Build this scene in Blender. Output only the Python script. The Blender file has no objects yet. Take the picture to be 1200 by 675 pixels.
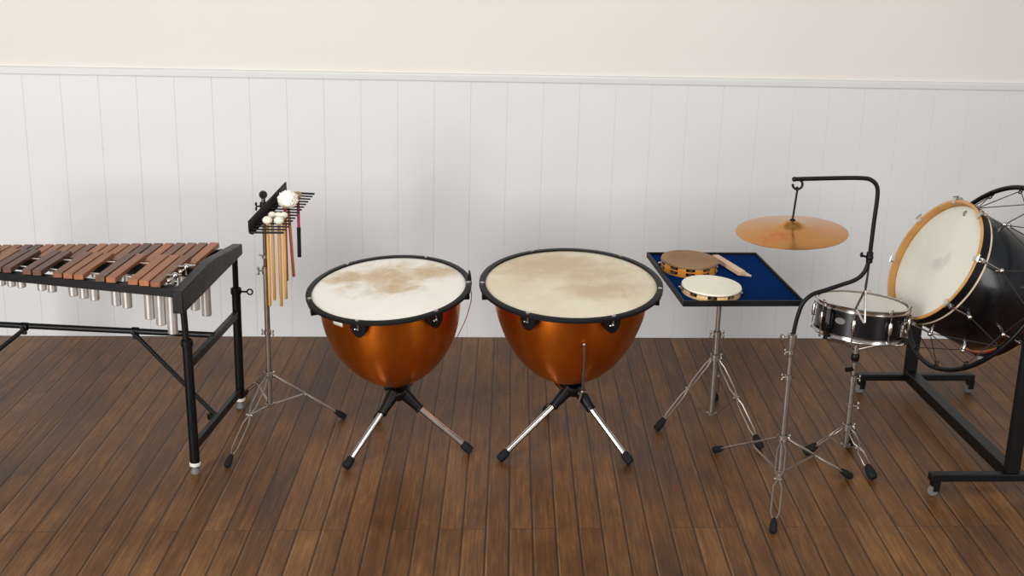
import bpy, bmesh, math, random
from mathutils import Vector, Matrix
random.seed(7)
S = bpy.context.scene
COL = S.collection
PI = math.pi
V = Vector

# ------------------------------------------------------------------ mesh builder
class MB:
    def __init__(self): self.bm = bmesh.new()
    def _add(self, verts, faces, M=None):
        vs = [self.bm.verts.new(M @ V(v) if M else V(v)) for v in verts]
        for f in faces:
            try: self.bm.faces.new([vs[i] for i in f])
            except ValueError: pass
        return self
    def box(self, c, s, M=None):
        x, y, z = s[0]/2, s[1]/2, s[2]/2; c = V(c)
        vs = [c+V((a*x, b*y, d*z)) for a in (-1, 1) for b in (-1, 1) for d in (-1, 1)]
        return self._add(vs, [(0,1,3,2),(4,6,7,5),(0,4,5,1),(2,3,7,6),(0,2,6,4),(1,5,7,3)], M)
    def hexa(self, vs, M=None):   # 8 corners: bottom four counter-clockwise, then top four
        return self._add(vs, [(3,2,1,0),(4,5,6,7),(0,1,5,4),(1,2,6,5),(2,3,7,6),(3,0,4,7)], M)
    def prism(self, poly, d0, d1, M=None):   # poly in (x, y) extruded along z
        n = len(poly)
        vs = [(p[0], p[1], d0) for p in poly]+[(p[0], p[1], d1) for p in poly]
        fs = [tuple(range(n-1, -1, -1)), tuple(range(n, 2*n))]+[(i, (i+1) % n, n+(i+1) % n, n+i) for i in range(n)]
        return self._add(vs, fs, M)
    def tube(self, pts, r, seg=12, closed=False, caps=True, flat=None):
        pts = [V(p) for p in pts]; n = len(pts)
        rs = r if isinstance(r, (list, tuple)) else [r]*n
        T = []
        for i in range(n):
            if closed: t = pts[(i+1) % n]-pts[(i-1) % n]
            else: t = pts[min(i+1, n-1)]-pts[max(i-1, 0)]
            T.append(t.normalized())
        a = V((0, 0, 1)) if abs(T[0].z) < .9 else V((1, 0, 0))
        u = T[0].cross(a).normalized(); U = [u]
        for i in range(1, n):
            u = U[-1]-T[i]*U[-1].dot(T[i]); U.append(u.normalized())
        vs = []
        for i in range(n):
            w = T[i].cross(U[i])
            for k in range(seg):
                q = 2*PI*k/seg
                vs.append(pts[i]+(U[i]*math.cos(q)+w*math.sin(q))*rs[i])
        fs = []
        for i in range(n if closed else n-1):
            j = (i+1) % n
            for k in range(seg):
                k2 = (k+1) % seg
                fs.append((i*seg+k, i*seg+k2, j*seg+k2, j*seg+k))
        if caps and not closed:
            fs.append(tuple(range(seg-1, -1, -1))); fs.append(tuple((n-1)*seg+k for k in range(seg)))
        return self._add(vs, fs)
    def cyl(self, a, b, r, seg=16, r2=None): return self.tube([a, b], [r, r if r2 is None else r2], seg)
    def lathe(self, prof, seg=48, M=None, closed=False):   # prof: (radius, z)
        vs = []; idx = []
        for (r, z) in prof:
            if r < 1e-6: idx.append([len(vs)]*seg); vs.append((0, 0, z))
            else:
                idx.append([len(vs)+k for k in range(seg)])
                vs += [(r*math.cos(2*PI*k/seg), r*math.sin(2*PI*k/seg), z) for k in range(seg)]
        fs = []; n = len(prof)
        for i in range(n if closed else n-1):
            A, B = idx[i], idx[(i+1) % n]
            for k in range(seg):
                k2 = (k+1) % seg
                f = []
                for q in (A[k], A[k2], B[k2], B[k]):
                    if q not in f: f.append(q)
                if len(f) > 2: fs.append(tuple(f))
        return self._add(vs, fs, M)
    def ball(self, c, r, seg=16, sc=(1, 1, 1), M=None):
        n = max(6, seg//2)
        prof = [(r*math.sin(PI*i/n), -r*math.cos(PI*i/n)) for i in range(n+1)]
        prof[0] = (0, -r); prof[-1] = (0, r)
        m = Matrix.Translation(V(c)) @ Matrix.Diagonal((*sc, 1))
        return self.lathe(prof, seg, M @ m if M else m)
    def build(self, name, mat, parent=None, root=None, smooth=38, bevel=0, world=True):
        bm = self.bm
        if parent is not None:
            r = parent
            while r.parent is not None: r = r.parent
            if world: bmesh.ops.transform(bm, matrix=RM[r.name].inverted(), verts=bm.verts)
        bmesh.ops.recalc_face_normals(bm, faces=bm.faces)
        me = bpy.data.meshes.new(name); bm.to_mesh(me); bm.free()
        if smooth:
            for p in me.polygons: p.use_smooth = True
            me.set_sharp_from_angle(angle=math.radians(smooth))
        me.materials.append(mat)
        o = bpy.data.objects.new(name, me); COL.objects.link(o)
        if parent is not None: o.parent = parent
        if bevel:
            b = o.modifiers.new('bevel', 'BEVEL'); b.width = bevel; b.segments = 2; b.limit_method = 'ANGLE'; b.angle_limit = math.radians(50)
        return o

RM = {}
def thing(name, label, cat, loc, rotz=0, group=None):
    o = bpy.data.objects.new(name, None); COL.objects.link(o)
    o.empty_display_size = .1
    o.location = loc; o.rotation_euler = (0, 0, rotz)
    o['label'] = label; o['category'] = cat
    if group: o['group'] = group
    RM[o.name] = Matrix.Translation(V(loc)) @ Matrix.Rotation(rotz, 4, 'Z')
    return o
def struct(o): o['kind'] = 'structure'; return o
def frame(n, c, up=(0, 0, 1)):
    n = V(n).normalized(); e1 = V(up).cross(n)
    if e1.length < 1e-4: e1 = V((1, 0, 0))
    e1.normalize(); e2 = n.cross(e1)
    M = Matrix((e1, e2, n)).transposed().to_4x4(); M.translation = V(c); return M
def along(a, b):   # matrix with z from a to b, origin a
    return frame(V(b)-V(a), a)
def curve(pts, n=8):   # Catmull-Rom through pts
    P = [V(p) for p in pts]; out = []
    for i in range(len(P)-1):
        p0 = P[max(i-1, 0)]; p1 = P[i]; p2 = P[i+1]; p3 = P[min(i+2, len(P)-1)]
        for k in range(n):
            t = k/n
            out.append(.5*((2*p1)+(p2-p0)*t+(2*p0-5*p1+4*p2-p3)*t*t+(3*p1-p0-3*p2+p3)*t*t*t))
    out.append(P[-1]); return out
def rounded(pts, r, n=6):   # polyline with corners rounded at radius r
    P = [V(p) for p in pts]; out = [P[0]]
    for i in range(1, len(P)-1):
        a = (P[i-1]-P[i]); b = (P[i+1]-P[i]); d = min(r, a.length*.48, b.length*.48)
        s = P[i]+a.normalized()*d; e = P[i]+b.normalized()*d
        for k in range(n+1):
            t = k/n; out.append(s*(1-t)**2+P[i]*2*t*(1-t)+e*t*t)
    out.append(P[-1]); return out

# ------------------------------------------------------------------ materials
def srgb(h):
    if isinstance(h, str): c = [int(h[i:i+2], 16)/255 for i in (0, 2, 4)]
    else: c = [x/255 for x in h]
    return tuple((x/12.92 if x <= .04045 else ((x+.055)/1.055)**2.4) for x in c)+(1,)
class NT:
    def __init__(self, name):
        self.m = bpy.data.materials.new(name); self.m.use_nodes = True
        self.t = self.m.node_tree; self.b = self.t.nodes['Principled BSDF']
    def n(self, typ, **kw):
        x = self.t.nodes.new(typ)
        for k, v in kw.items():
            if k in x.inputs: x.inputs[k].default_value = v
            else: setattr(x, k, v)
        return x
    def l(self, a, b): self.t.links.new(a, b)
    def math(self, op, a, b=None, c=None):
        x = self.t.nodes.new('ShaderNodeMath'); x.operation = op
        for i, v in enumerate((a, b, c)):
            if v is None: continue
            if isinstance(v, (int, float)): x.inputs[i].default_value = v
            else: self.l(v, x.inputs[i])
        return x.outputs[0]
    def ramp(self, fac, stops):
        x = self.t.nodes.new('ShaderNodeValToRGB'); e = x.color_ramp.elements
        while len(e) < len(stops): e.new(.5)
        for i, (p, c) in enumerate(stops): e[i].position = p; e[i].color = c if len(c) == 4 else (*c, 1)
        self.l(fac, x.inputs[0]); return x.outputs[0]
    def mix(self, fac, a, b, mode='MIX'):
        x = self.t.nodes.new('ShaderNodeMix'); x.data_type = 'RGBA'; x.blend_type = mode
        for i, v in ((0, fac), (6, a), (7, b)):
            if isinstance(v, (int, float, tuple)): x.inputs[i].default_value = v
            else: self.l(v, x.inputs[i])
        return x.outputs[2]
    def coord(self, scale=(1, 1, 1), loc=(0, 0, 0), rot=(0, 0, 0), src='Object'):
        c = self.t.nodes.new('ShaderNodeTexCoord'); m = self.t.nodes.new('ShaderNodeMapping')
        m.inputs['Scale'].default_value = scale; m.inputs['Location'].default_value = loc; m.inputs['Rotation'].default_value = rot
        self.l(c.outputs[src], m.inputs[0]); return m.outputs[0]
    def noise(self, vec, scale, detail=4, rough=.55, dist=0):
        x = self.n('ShaderNodeTexNoise', Scale=scale, Detail=detail, Roughness=rough, Distortion=dist)
        self.l(vec, x.inputs['Vector']); return x.outputs['Fac']
    def bump(self, h, strength=.2, dist=.002):
        x = self.n('ShaderNodeBump', Strength=strength, Distance=dist)
        self.l(h, x.inputs['Height']); self.l(x.outputs[0], self.b.inputs['Normal'])
    def set(self, **kw):
        for k, v in kw.items():
            k = k.replace('_', ' ')
            if isinstance(v, (int, float, tuple)): self.b.inputs[k].default_value = v
            else: self.l(v, self.b.inputs[k])
        return self
def plain(name, col, rough=.5, metal=0., var=.12, nscale=25, bump=0, coat=0, spec=.5):
    t = NT(name); c = srgb(col)
    v = t.coord(); f = t.noise(v, nscale, 3)
    d = tuple(x*(1-var) for x in c[:3])+(1,); e = tuple(min(1, x*(1+var)) for x in c[:3])+(1,)
    t.set(Base_Color=t.ramp(f, [(.3, d), (.7, e)]), Metallic=metal, Coat_Weight=coat, Specular_IOR_Level=spec)
    t.b.inputs['Coat Roughness'].default_value = .08
    r = t.n('ShaderNodeMapRange'); r.inputs['To Min'].default_value = rough*.85; r.inputs['To Max'].default_value = min(1, rough*1.15)
    t.l(f, r.inputs[0]); t.l(r.outputs[0], t.b.inputs['Roughness'])
    if bump: t.bump(t.noise(v, nscale*8, 3), bump)
    return t.m
def wood(name, c1, c2, rough=.5, axis='Y', rnd=.5, scale=40, coat=0.):
    t = NT(name)
    sc = {'X': (.06, 1, 1), 'Y': (1, .06, 1), 'Z': (1, 1, .06)}[axis]
    oi = t.n('ShaderNodeObjectInfo')
    v = t.coord(scale=sc); add = t.n('ShaderNodeVectorMath', operation='ADD'); t.l(v, add.inputs[0])
    sx = t.math('MULTIPLY', oi.outputs['Random'], 13.7); cm = t.n('ShaderNodeCombineXYZ'); t.l(sx, cm.inputs[0]); t.l(sx, cm.inputs[2]); t.l(cm.outputs[0], add.inputs[1])
    f = t.noise(add.outputs[0], scale, 5, .6, .3)
    g = t.math('ADD', t.math('MULTIPLY', f, 1-rnd), t.math('MULTIPLY', oi.outputs['Random'], rnd))
    t.set(Base_Color=t.ramp(g, [(.22, srgb(c1)), (.78, srgb(c2))]), Roughness=rough, Coat_Weight=coat)
    t.bump(t.noise(add.outputs[0], scale*3, 3), .15, .001)
    return t.m

M = {}
M['black'] = plain('black_paint', (9, 9, 10), .42, var=.2, spec=.28)
M['blackmatte'] = plain('black_satin', (14, 14, 15), .5, var=.2, bump=.1, spec=.3)
M['steelblack'] = plain('black_steel', (8, 8, 9), .42, var=.2, spec=.28)
M['rubber'] = plain('rubber', (18, 18, 18), .8, var=.2, bump=.2, spec=.3)
M['chrome'] = plain('chrome', (205, 200, 195), .16, 1, var=.08)
M['nickel'] = plain('aged_nickel', (164, 153, 143), .33, .88, var=.12)
M['darknickel'] = plain('dark_nickel', (112, 102, 94), .36, .8, var=.12)
M['alu'] = plain('brushed_aluminium', (212, 208, 202), .42, .75, var=.06)
M['white'] = plain('white_plastic', (225, 222, 216), .45)
M['wheel'] = plain('grey_tread', (104, 100, 96), .6)
M['rosewood'] = wood('rosewood', (70, 40, 27), (164, 98, 52), .45, 'Y', .5, 45)
M['cord'] = plain('white_cord', (205, 200, 190), .8, bump=.2)
M['darkcord'] = plain('dark_elastic_cord', (38, 34, 32), .7)
M['hoopwood'] = wood('maple_hoop', (176, 122, 60), (214, 160, 92), .4, 'X', .0, 14, .2)
M['tamborange'] = wood('amber_beech', (196, 120, 34), (232, 160, 62), .38, 'X', 0, 18, .3)
M['tampale'] = wood('pale_beech', (216, 172, 110), (238, 204, 148), .42, 'X', 0, 18, .2)
M['slat'] = wood('pale_ash', (196, 156, 124), (228, 196, 168), .5, 'Y', .2, 24)
M['rattan'] = wood('rattan', (176, 118, 44), (212, 156, 74), .45, 'Z', .3, 30)
M['redstick'] = plain('red_lacquer', (132, 28, 34), .35)
M['orangestick'] = wood('orange_wood', (176, 84, 40), (206, 112, 60), .4, 'Z', .2, 30)
M['pinkstick'] = plain('magenta_lacquer', (176, 34, 78), .35)
M['yarn'] = plain('cream_yarn', (238, 232, 216), .95, var=.06, nscale=160, bump=.6)
M['tanyarn'] = plain('tan_yarn', (172, 146, 110), .95, nscale=160, bump=.6)
M['wool'] = plain('fleece', (246, 240, 228), 1., var=.04, nscale=60, bump=.1, spec=.1)
M['gloss'] = plain('black_lacquer', (7, 8, 11), .3, var=.2, coat=.15)
M['snareblack'] = plain('midnight_lacquer', (6, 7, 11), .26, var=.2, coat=.1)
M['cream'] = plain('cream_band', (214, 196, 170), .4)
M['redband'] = plain('red_band', (120, 36, 34), .4)
M['snarehead'] = plain('clear_coated_head', (222, 217, 205), .4, var=.03)
M['tamhead'] = plain('ivory_skin', (240, 233, 212), .55, var=.03, nscale=14)
M['grey'] = plain('grey_metal', (150, 148, 146), .35, .8)

def felt():
    t = NT('blue_felt'); v = t.coord()
    f = t.noise(v, 320, 4); g = t.noise(v, 9, 3)
    c = t.mix(g, srgb((0, 32, 78)), srgb((2, 41, 96)))
    t.set(Base_Color=c, Roughness=1., Specular_IOR_Level=.05); t.bump(f, .5, .001); return t.m
M['felt'] = felt()
ANI = .25
def copper(name, seed):
    t = NT(name); v = t.coord(loc=(seed, seed*2, 0)); f = t.noise(v, 5, 4, .6, .6); g = t.noise(t.coord(scale=(1, 1, .25), loc=(seed, 0, 0)), 26, 4)
    c = t.mix(f, srgb((198, 98, 22)), srgb((232, 132, 40)))
    t.set(Base_Color=c, Metallic=.95, Coat_Weight=.12, Anisotropic=.7, Anisotropic_Rotation=ANI)
    tg = t.n('ShaderNodeTangent', direction_type='RADIAL', axis='Z'); t.l(tg.outputs[0], t.b.inputs['Tangent'])
    t.b.inputs['Coat Roughness'].default_value = .12
    r = t.math('ADD', t.math('MULTIPLY', g, .16), .24); t.l(r, t.b.inputs['Roughness'])
    t.bump(t.noise(v, 11, 2), .06, .01); return t.m
M['copper1'] = copper('copper_bowl', 0.); M['copper2'] = copper('copper_bowl_large', 3.1)
def skin(name, base, stain, patches, seed, amount, cloud):
    # calf-style head: ivory ground, cloudy tone, and worn stains with a shape of their own (local x, y, rx, ry)
    t = NT(name); v = t.coord(); sep = t.n('ShaderNodeSeparateXYZ'); t.l(v, sep.inputs[0])
    w1 = t.noise(t.coord(loc=(seed, 0, 0)), 9, 6, .65, .8); w2 = t.noise(t.coord(loc=(0, seed, 0)), 3.4, 5, .6, .4)
    m = None
    for (x, y, rx, ry) in patches:
        dx = t.math('DIVIDE', t.math('SUBTRACT', sep.outputs[0], x), rx); dy = t.math('DIVIDE', t.math('SUBTRACT', sep.outputs[1], y), ry)
        d = t.math('SQRT', t.math('ADD', t.math('MULTIPLY', dx, dx), t.math('MULTIPLY', dy, dy)))
        d = t.math('ADD', d, t.math('MULTIPLY', t.math('SUBTRACT', w1, .5), 2.6))
        s = t.n('ShaderNodeMapRange', interpolation_type='SMOOTHSTEP'); s.inputs['From Min'].default_value = 1.35; s.inputs['From Max'].default_value = .1
        t.l(d, s.inputs[0]); m = s.outputs[0] if m is None else t.math('MAXIMUM', m, s.outputs[0])
    gr = t.noise(t.coord(loc=(seed, seed, 0)), 40, 5, .7)
    fac = t.math('MULTIPLY', m, t.math('ADD', .55, t.math('MULTIPLY', gr, .7 * 1.0)))
    fac = t.math('MULTIPLY', fac, amount)
    ground = t.mix(t.math('MULTIPLY', t.ramp(w2, [(.35, (0, 0, 0)), (.7, (1, 1, 1))]), cloud), srgb(base), srgb(stain))
    t.set(Base_Color=t.mix(fac, ground, srgb(stain)), Roughness=.52, Specular_IOR_Level=.4)
    # fine creases
    wv = t.n('ShaderNodeTexWave', Scale=3.2, Distortion=9., Detail=3.); wv.inputs['Detail Scale'].default_value = 1.4
    t.l(t.coord(rot=(0, 0, .5), scale=(.6, 1.6, 1)), wv.inputs['Vector'])
    t.bump(t.ramp(wv.outputs['Fac'], [(.0, (1, 1, 1)), (.06, (0, 0, 0))]), .12, .002)
    return t.m
M['mylar'] = skin('coated_drumhead', (216, 213, 200), (150, 148, 140), [(.01, -.01, .035, .03), (.035, .02, .02, .03)], 5.2, .35, .1)
M['skin1'] = skin('worn_calfskin', (238, 235, 226), (188, 156, 110), [(.0, .085, .19, .15), (-.15, .11, .13, .07), (.14, .12, .15, .08), (.02, .0, .12, .09)], 4.2, .9, .16)
M['skin2'] = skin('mellow_calfskin', (226, 215, 192), (186, 158, 120), [(-.08, .17, .24, .14), (.1, -.07, .17, .11), (.1, .07, .18, .08)], 8.3, .7, .42)
M['tamskin'] = skin('brown_goatskin', (150, 114, 74), (124, 84, 50), [(.05, -.03, .06, .05), (-.04, .03, .06, .05)], 2.2, .6, .5)

def cymbal_mat():
    t = NT('cymbal_bronze'); v = t.coord(); sep = t.n('ShaderNodeSeparateXYZ'); t.l(v, sep.inputs[0])
    r = t.math('SQRT', t.math('ADD', t.math('MULTIPLY', sep.outputs[0], sep.outputs[0]), t.math('MULTIPLY', sep.outputs[1], sep.outputs[1])))
    cv = t.n('ShaderNodeCombineXYZ'); t.l(r, cv.inputs[0])
    rings = t.noise(cv.outputs[0], 260, 4, .7); broad = t.noise(cv.outputs[0], 26, 3)
    c = t.mix(broad, srgb((184, 120, 56)), srgb((212, 152, 84)))
    # faded red maker's mark: a worn, unreadable smear on the left of the bow
    dx = t.math('DIVIDE', t.math('SUBTRACT', sep.outputs[0], -.075), .058); dy = t.math('DIVIDE', t.math('SUBTRACT', sep.outputs[1], -.085), .03)
    box = t.math('MULTIPLY', t.math('LESS_THAN', t.math('ABSOLUTE', dx), 1), t.math('LESS_THAN', t.math('ABSOLUTE', dy), 1))
    wear = t.noise(t.coord(scale=(1., .8, 1)), 48, 3)
    mk = t.math('MULTIPLY', box, t.ramp(wear, [(.44, (0, 0, 0)), (.56, (1, 1, 1))]))
    c = t.mix(t.math('MULTIPLY', mk, .42), c, srgb((205, 74, 34)))
    t.set(Base_Color=c, Metallic=.92)
    rr = t.math('ADD', .14, t.math('MULTIPLY', broad, .16)); t.l(rr, t.b.inputs['Roughness'])
    t.bump(rings, .10, .0005); return t.m
M['bronze'] = cymbal_mat()

def floor_mat():
    t = NT('dark_floorboards')
    BW, B0, BA = .0781, .0311, .0634
    v = t.coord(); sep = t.n('ShaderNodeSeparateXYZ'); t.l(v, sep.inputs[0]); x, y = sep.outputs[0], sep.outputs[1]
    xs = t.math('SUBTRACT', x, t.math('MULTIPLY', y, BA))
    u = t.math('DIVIDE', t.math('SUBTRACT', xs, B0), BW)
    idx = t.math('FLOOR', u); fr = t.math('FRACT', u)
    def white(*ins):
        w = t.n('ShaderNodeTexWhiteNoise', noise_dimensions='2D'); c = t.n('ShaderNodeCombineXYZ')
        for i, q in enumerate(ins):
            if isinstance(q, (int, float)): c.inputs[i].default_value = q
            else: t.l(q, c.inputs[i])
        t.l(c.outputs[0], w.inputs['Vector']); return w.outputs['Value']
    # random butt joints along every board, many of them on one row of joists
    off = t.math('MULTIPLY', white(idx, 3.), .9)
    seg = t.math('DIVIDE', t.math('SUBTRACT', y, t.math('ADD', 3.80, t.math('MULTIPLY', t.math('GREATER_THAN', off, .5), t.math('MULTIPLY', off, 2.)))), 2.7)
    sidx = t.math('FLOOR', seg); sfr = t.math('FRACT', seg)
    rnd = t.math('ADD', t.math('MULTIPLY', white(idx, 7.), .5), t.math('MULTIPLY', white(idx, sidx), .5))
    rnd2 = white(idx, t.math('ADD', sidx, 31.))
    # grain
    cv = t.n('ShaderNodeCombineXYZ'); t.l(t.math('ADD', xs, t.math('MULTIPLY', rnd, 17.)), cv.inputs[0]); t.l(t.math('MULTIPLY', y, .035), cv.inputs[1]); t.l(t.math('MULTIPLY', rnd2, 9.), cv.inputs[2])
    g = t.noise(cv.outputs[0], 105, 7, .7, .8)
    cv2 = t.n('ShaderNodeCombineXYZ'); t.l(t.math('ADD', xs, t.math('MULTIPLY', rnd, 5.)), cv2.inputs[0]); t.l(t.math('MULTIPLY', y, .35), cv2.inputs[1]); t.l(rnd2, cv2.inputs[2])
    blot = t.noise(cv2.outputs[0], 9, 5, .65, .4)
    big = t.noise(v, 1.1, 4, .6)
    tone = t.math('ADD', t.math('ADD', t.math('ADD', .04, t.math('MULTIPLY', rnd, .12)), t.math('MULTIPLY', g, .56)), t.math('ADD', t.math('MULTIPLY', blot, .38), t.math('MULTIPLY', t.math('SUBTRACT', big, .5), .3)))
    col = t.ramp(tone, [(.38, srgb(FLOOR[0])), (.54, srgb(FLOOR[1])), (.67, srgb(FLOOR[2])), (.82, srgb(FLOOR[3]))])
    # rubbed pale patches where the stain has worn through
    wp = t.noise(cv2.outputs[0], 5.5, 6, .7)
    col = t.mix(t.math('MULTIPLY', t.ramp(wp, [(.60, (0, 0, 0)), (.76, (1, 1, 1))]), .5), col, srgb((150, 108, 70)))
    # joints between boards: a dark gap with a worn light arris on one side
    e = t.math('MINIMUM', fr, t.math('SUBTRACT', 1., fr))
    gap = t.ramp(e, [(.030, (1, 1, 1)), (.055, (0, 0, 0))])
    arr = t.math('MULTIPLY', t.math('MULTIPLY', t.math('GREATER_THAN', fr, .045), t.math('LESS_THAN', fr, .10)), t.ramp(t.noise(cv2.outputs[0], 3.1, 5, .7), [(.46, (0, 0, 0)), (.66, (1, 1, 1))]))
    col = t.mix(t.math('MULTIPLY', arr, .3), col, srgb((178, 140, 104)))
    col = t.mix(t.math('MULTIPLY', gap, .72), col, srgb((22, 13, 9)))
    se = t.math('MULTIPLY', t.math('MINIMUM', sfr, t.math('SUBTRACT', 1., sfr)), 2.7)
    jt = t.math('LESS_THAN', se, .0018)
    col = t.mix(t.math('MULTIPLY', jt, .6), col, srgb((24, 13, 8)))
    t.set(Base_Color=col, Specular_IOR_Level=.3)
    rr = t.math('ADD', .36, t.math('MULTIPLY', blot, .24)); t.l(rr, t.b.inputs['Roughness'])
    h = t.math('SUBTRACT', t.math('MULTIPLY', g, .12), t.math('MAXIMUM', gap, jt))
    t.bump(h, .35, .003)
    return t.m
FLOOR = [(56, 36, 19), (92, 60, 32), (122, 82, 44), (162, 117, 70)]
M['floor'] = floor_mat()
M['wains'] = plain('pale_grey_paint', (217, 217, 217), .5, var=.012, nscale=3, bump=.03)
M['wall'] = plain('warm_cream_paint', (222, 218, 210), .85, var=.012, nscale=2, bump=.03)
M['trim'] = plain('white_gloss_paint', (214, 214, 211), .4, var=.012)

# ------------------------------------------------------------------ setting
D = 5.784      # wall plane
RAIL = 1.238
GW, G0 = .1678, -1.827
mb = MB(); mb.box((0, 1.4, -.03), (12.8, 8.8, .06)); struct(mb.build('floor', M['floor'], smooth=0))
# panelled lower wall: tongue-and-groove boards with V grooves, as one profile extruded upwards
mb = MB(); prof = []
xs0, xs1 = -6.4, 6.4
k = math.ceil((xs0-G0)/GW); prof.append((xs0, D))
while G0+GW*k < xs1:
    x = G0+GW*k; 
    if x-.005 > xs0: prof += [(x-.0020, D), (x-.0004, D+.0022), (x+.0004, D+.0022), (x+.0020, D)]
    k += 1
prof += [(xs1, D), (xs1, D+.05), (xs0, D+.05)]
mb.prism(prof, 0, RAIL); struct(mb.build('wall_back', M['wains'], smooth=0))
mb = MB(); mb.prism([(xs0, D+.008), (xs1, D+.008), (xs1, D+.05), (xs0, D+.05)], RAIL, 3.0); struct(mb.build('wall_back_upper', M['wall'], smooth=0))
mb = MB(); R_ = Matrix(((0, 0, 1, 0), (1, 0, 0, 0), (0, 1, 0, 0), (0, 0, 0, 1)))   # profile (y, z) extruded along x
mb.prism([(D+.006, RAIL), (D-.008, RAIL), (D-.009, RAIL+.002), (D-.010, RAIL+.024), (D-.008, RAIL+.029), (D-.004, RAIL+.032), (D+.010, RAIL+.033)], xs0, xs1, R_)
struct(mb.build('trim_1', M['trim'], smooth=0))

# ------------------------------------------------------------------ xylophone
ORG = (-.81, 4.557, 0); RZ = -.1223
xy = thing('xylophone', 'large wooden-bar xylophone with metal resonator tubes on a black wheeled frame', 'xylophone', ORG, RZ)
XL = dict(parent=xy, world=False)
NN = 26
def na(i): return -.080-.0428*i+.00012*i*i
def accf(a): return -.322+.175*(-(a+.094))
def natb(a): return .324+.199*(a+.081)
ACB, NTF = .034, .012
def bar(name, a, v0, v1, w, zt, th):
    m = MB()
    # a bar with an arched underside: profile in (v, z), extruded across
    n = 10; L = v1-v0; top = [(v0, zt), (v1, zt)]; und = []
    for q in range(n+1):
        t = q/n; z = zt-th
        if .2 < t < .8: z += th*.35*math.sin(PI*(t-.2)/.6)
        und.append((v1-L*t, z))
    m.prism(top+und, a-w/2, a+w/2, R_)
    return m.build(name, M['rosewood'], bevel=.0018, **XL)
acc_idx = [i for i in range(NN-1) if i % 7 in (0, 1, 2, 4, 5)]
for i in range(NN):
    a = na(i); w = .0355-.00022*i
    bar('bar', a, NTF, natb(a), w, .700, .020)
for i in acc_idx:
    a = (na(i)+na(i+1))/2; w = .0355-.00022*i
    bar('bar', a, accf(a), ACB, w, .7235, .020)
# resonator tubes
def plen(tab, i):
    for (i0, l0), (i1, l1) in zip(tab, tab[1:]):
        if i0 <= i <= i1: return l0+(l1-l0)*(i-i0)/(i1-i0)
    return tab[-1][1]
TA = [(0, .195), (.5, .182), (1.5, .151), (2.5, .131), (4.5, .095), (7.5, .074), (11.5, .054), (14.5, .045), (26, .028)]
TN = [(0, .222), (1, .198), (2, .172), (4, .13), (7, .092), (11, .062), (15, .046), (26, .03)]
def pipe(a, v, L, r):
    m = MB(); z1 = .664; z0 = z1-L
    m.lathe([(r, z1), (r, z0+.002), (r-.002, z0), (0, z0)], 24, Matrix.Translation((a, v, 0)))
    m.lathe([(r-.0015, z1), (r-.0015, z1-.02)], 24, Matrix.Translation((a, v, 0)))
    m.build('resonator_tube', M['alu'], **XL)
for i in range(NN): pipe(na(i), (NTF+natb(na(i)))/2+.01, plen(TN, i), .0185-.00018*i)
for i in acc_idx:
    a = (na(i)+na(i+1))/2; pipe(a, (accf(a)+ACB)/2-.02, plen(TA, i+.5), .0185-.00018*i)
# end rails
aL = na(NN-1)-.06
def rail(name, f, z0, z1, t=.02):
    m = MB(); v0, v1 = f(aL), f(-.03)
    m.hexa([(aL, v0, z0), (-.03, v1, z0), (-.03, v1+t, z0), (aL, v0+t, z0), (aL, v0, z1), (-.03, v1, z1), (-.03, v1+t, z1), (aL, v0+t, z1)])
    m.build(name, M['blackmatte'], bevel=.002, **XL)
rail('rail', lambda a: accf(a)+.012, .668, .699, .034)
rail('rail', lambda a: natb(a)-.030, .640, .676)
rail('rail', lambda a: ACB-.08, .664, .697, .014)
rail('rail', lambda a: NTF+.05, .664, .676, .014)
# cords threaded under the bars, with posts between them
def cordline(f, z):
    m = MB(); m.tube([(aL+.03, f(aL), z), (-.045, f(-.04), z)], .0024, 8); m.build('bar_cord', M['cord'], **XL)
cordline(lambda a: accf(a)+.075, .7085); cordline(lambda a: ACB-.075, .7085)
cordline(lambda a: natb(a)-.06, .687); cordline(lambda a: NTF+.058, .687)
# end blocks: tall at the front, arched at the middle, thinner at the back
def block(a0, a1, v0, v1, sh):
    L = v1-v0
    P = [(v0, .618), (v1, .656), (v1, .698), (v0+L*.56, .722), (v0+L*.50, .7245), (v0+L*.40, .722), (v0, .700)]
    m = MB(); n = len(P)
    vs = [(a0+sh*(p[0]-v0), p[0], p[1]) for p in P]+[(a1+sh*(p[0]-v0), p[0], p[1]) for p in P]
    m._add(vs, [tuple(range(n)), tuple(range(2*n-1, n-1, -1))]+[(i, (i+1) % n, n+(i+1) % n, n+i) for i in range(n)])
    m.build('end_block', M['black'], bevel=.003, **XL)
block(-.036, .002, -.346, .325, .042)
block(aL-.02, aL+.012, accf(aL)-.02, natb(aL)+.02, .0)
# damper / cord anchor hardware by the right end block
for (a, v) in ((-.055, -.245), (-.05, -.13)):
    m = MB(); m.cyl((a, v, .697), (a, v, .722), .006, 12); m.ball((a, v, .727), .012, 14); m.cyl((a-.03, v, .727), (a+.02, v+.012, .727), .004, 8)
    m.tube([(a, v, .722), (a-.012, v-.035, .717)], .004, 8); m.ball((a-.012, v-.035, .717), .009, 12)
    m.build('cord_anchor', M['chrome'], **XL)
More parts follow.
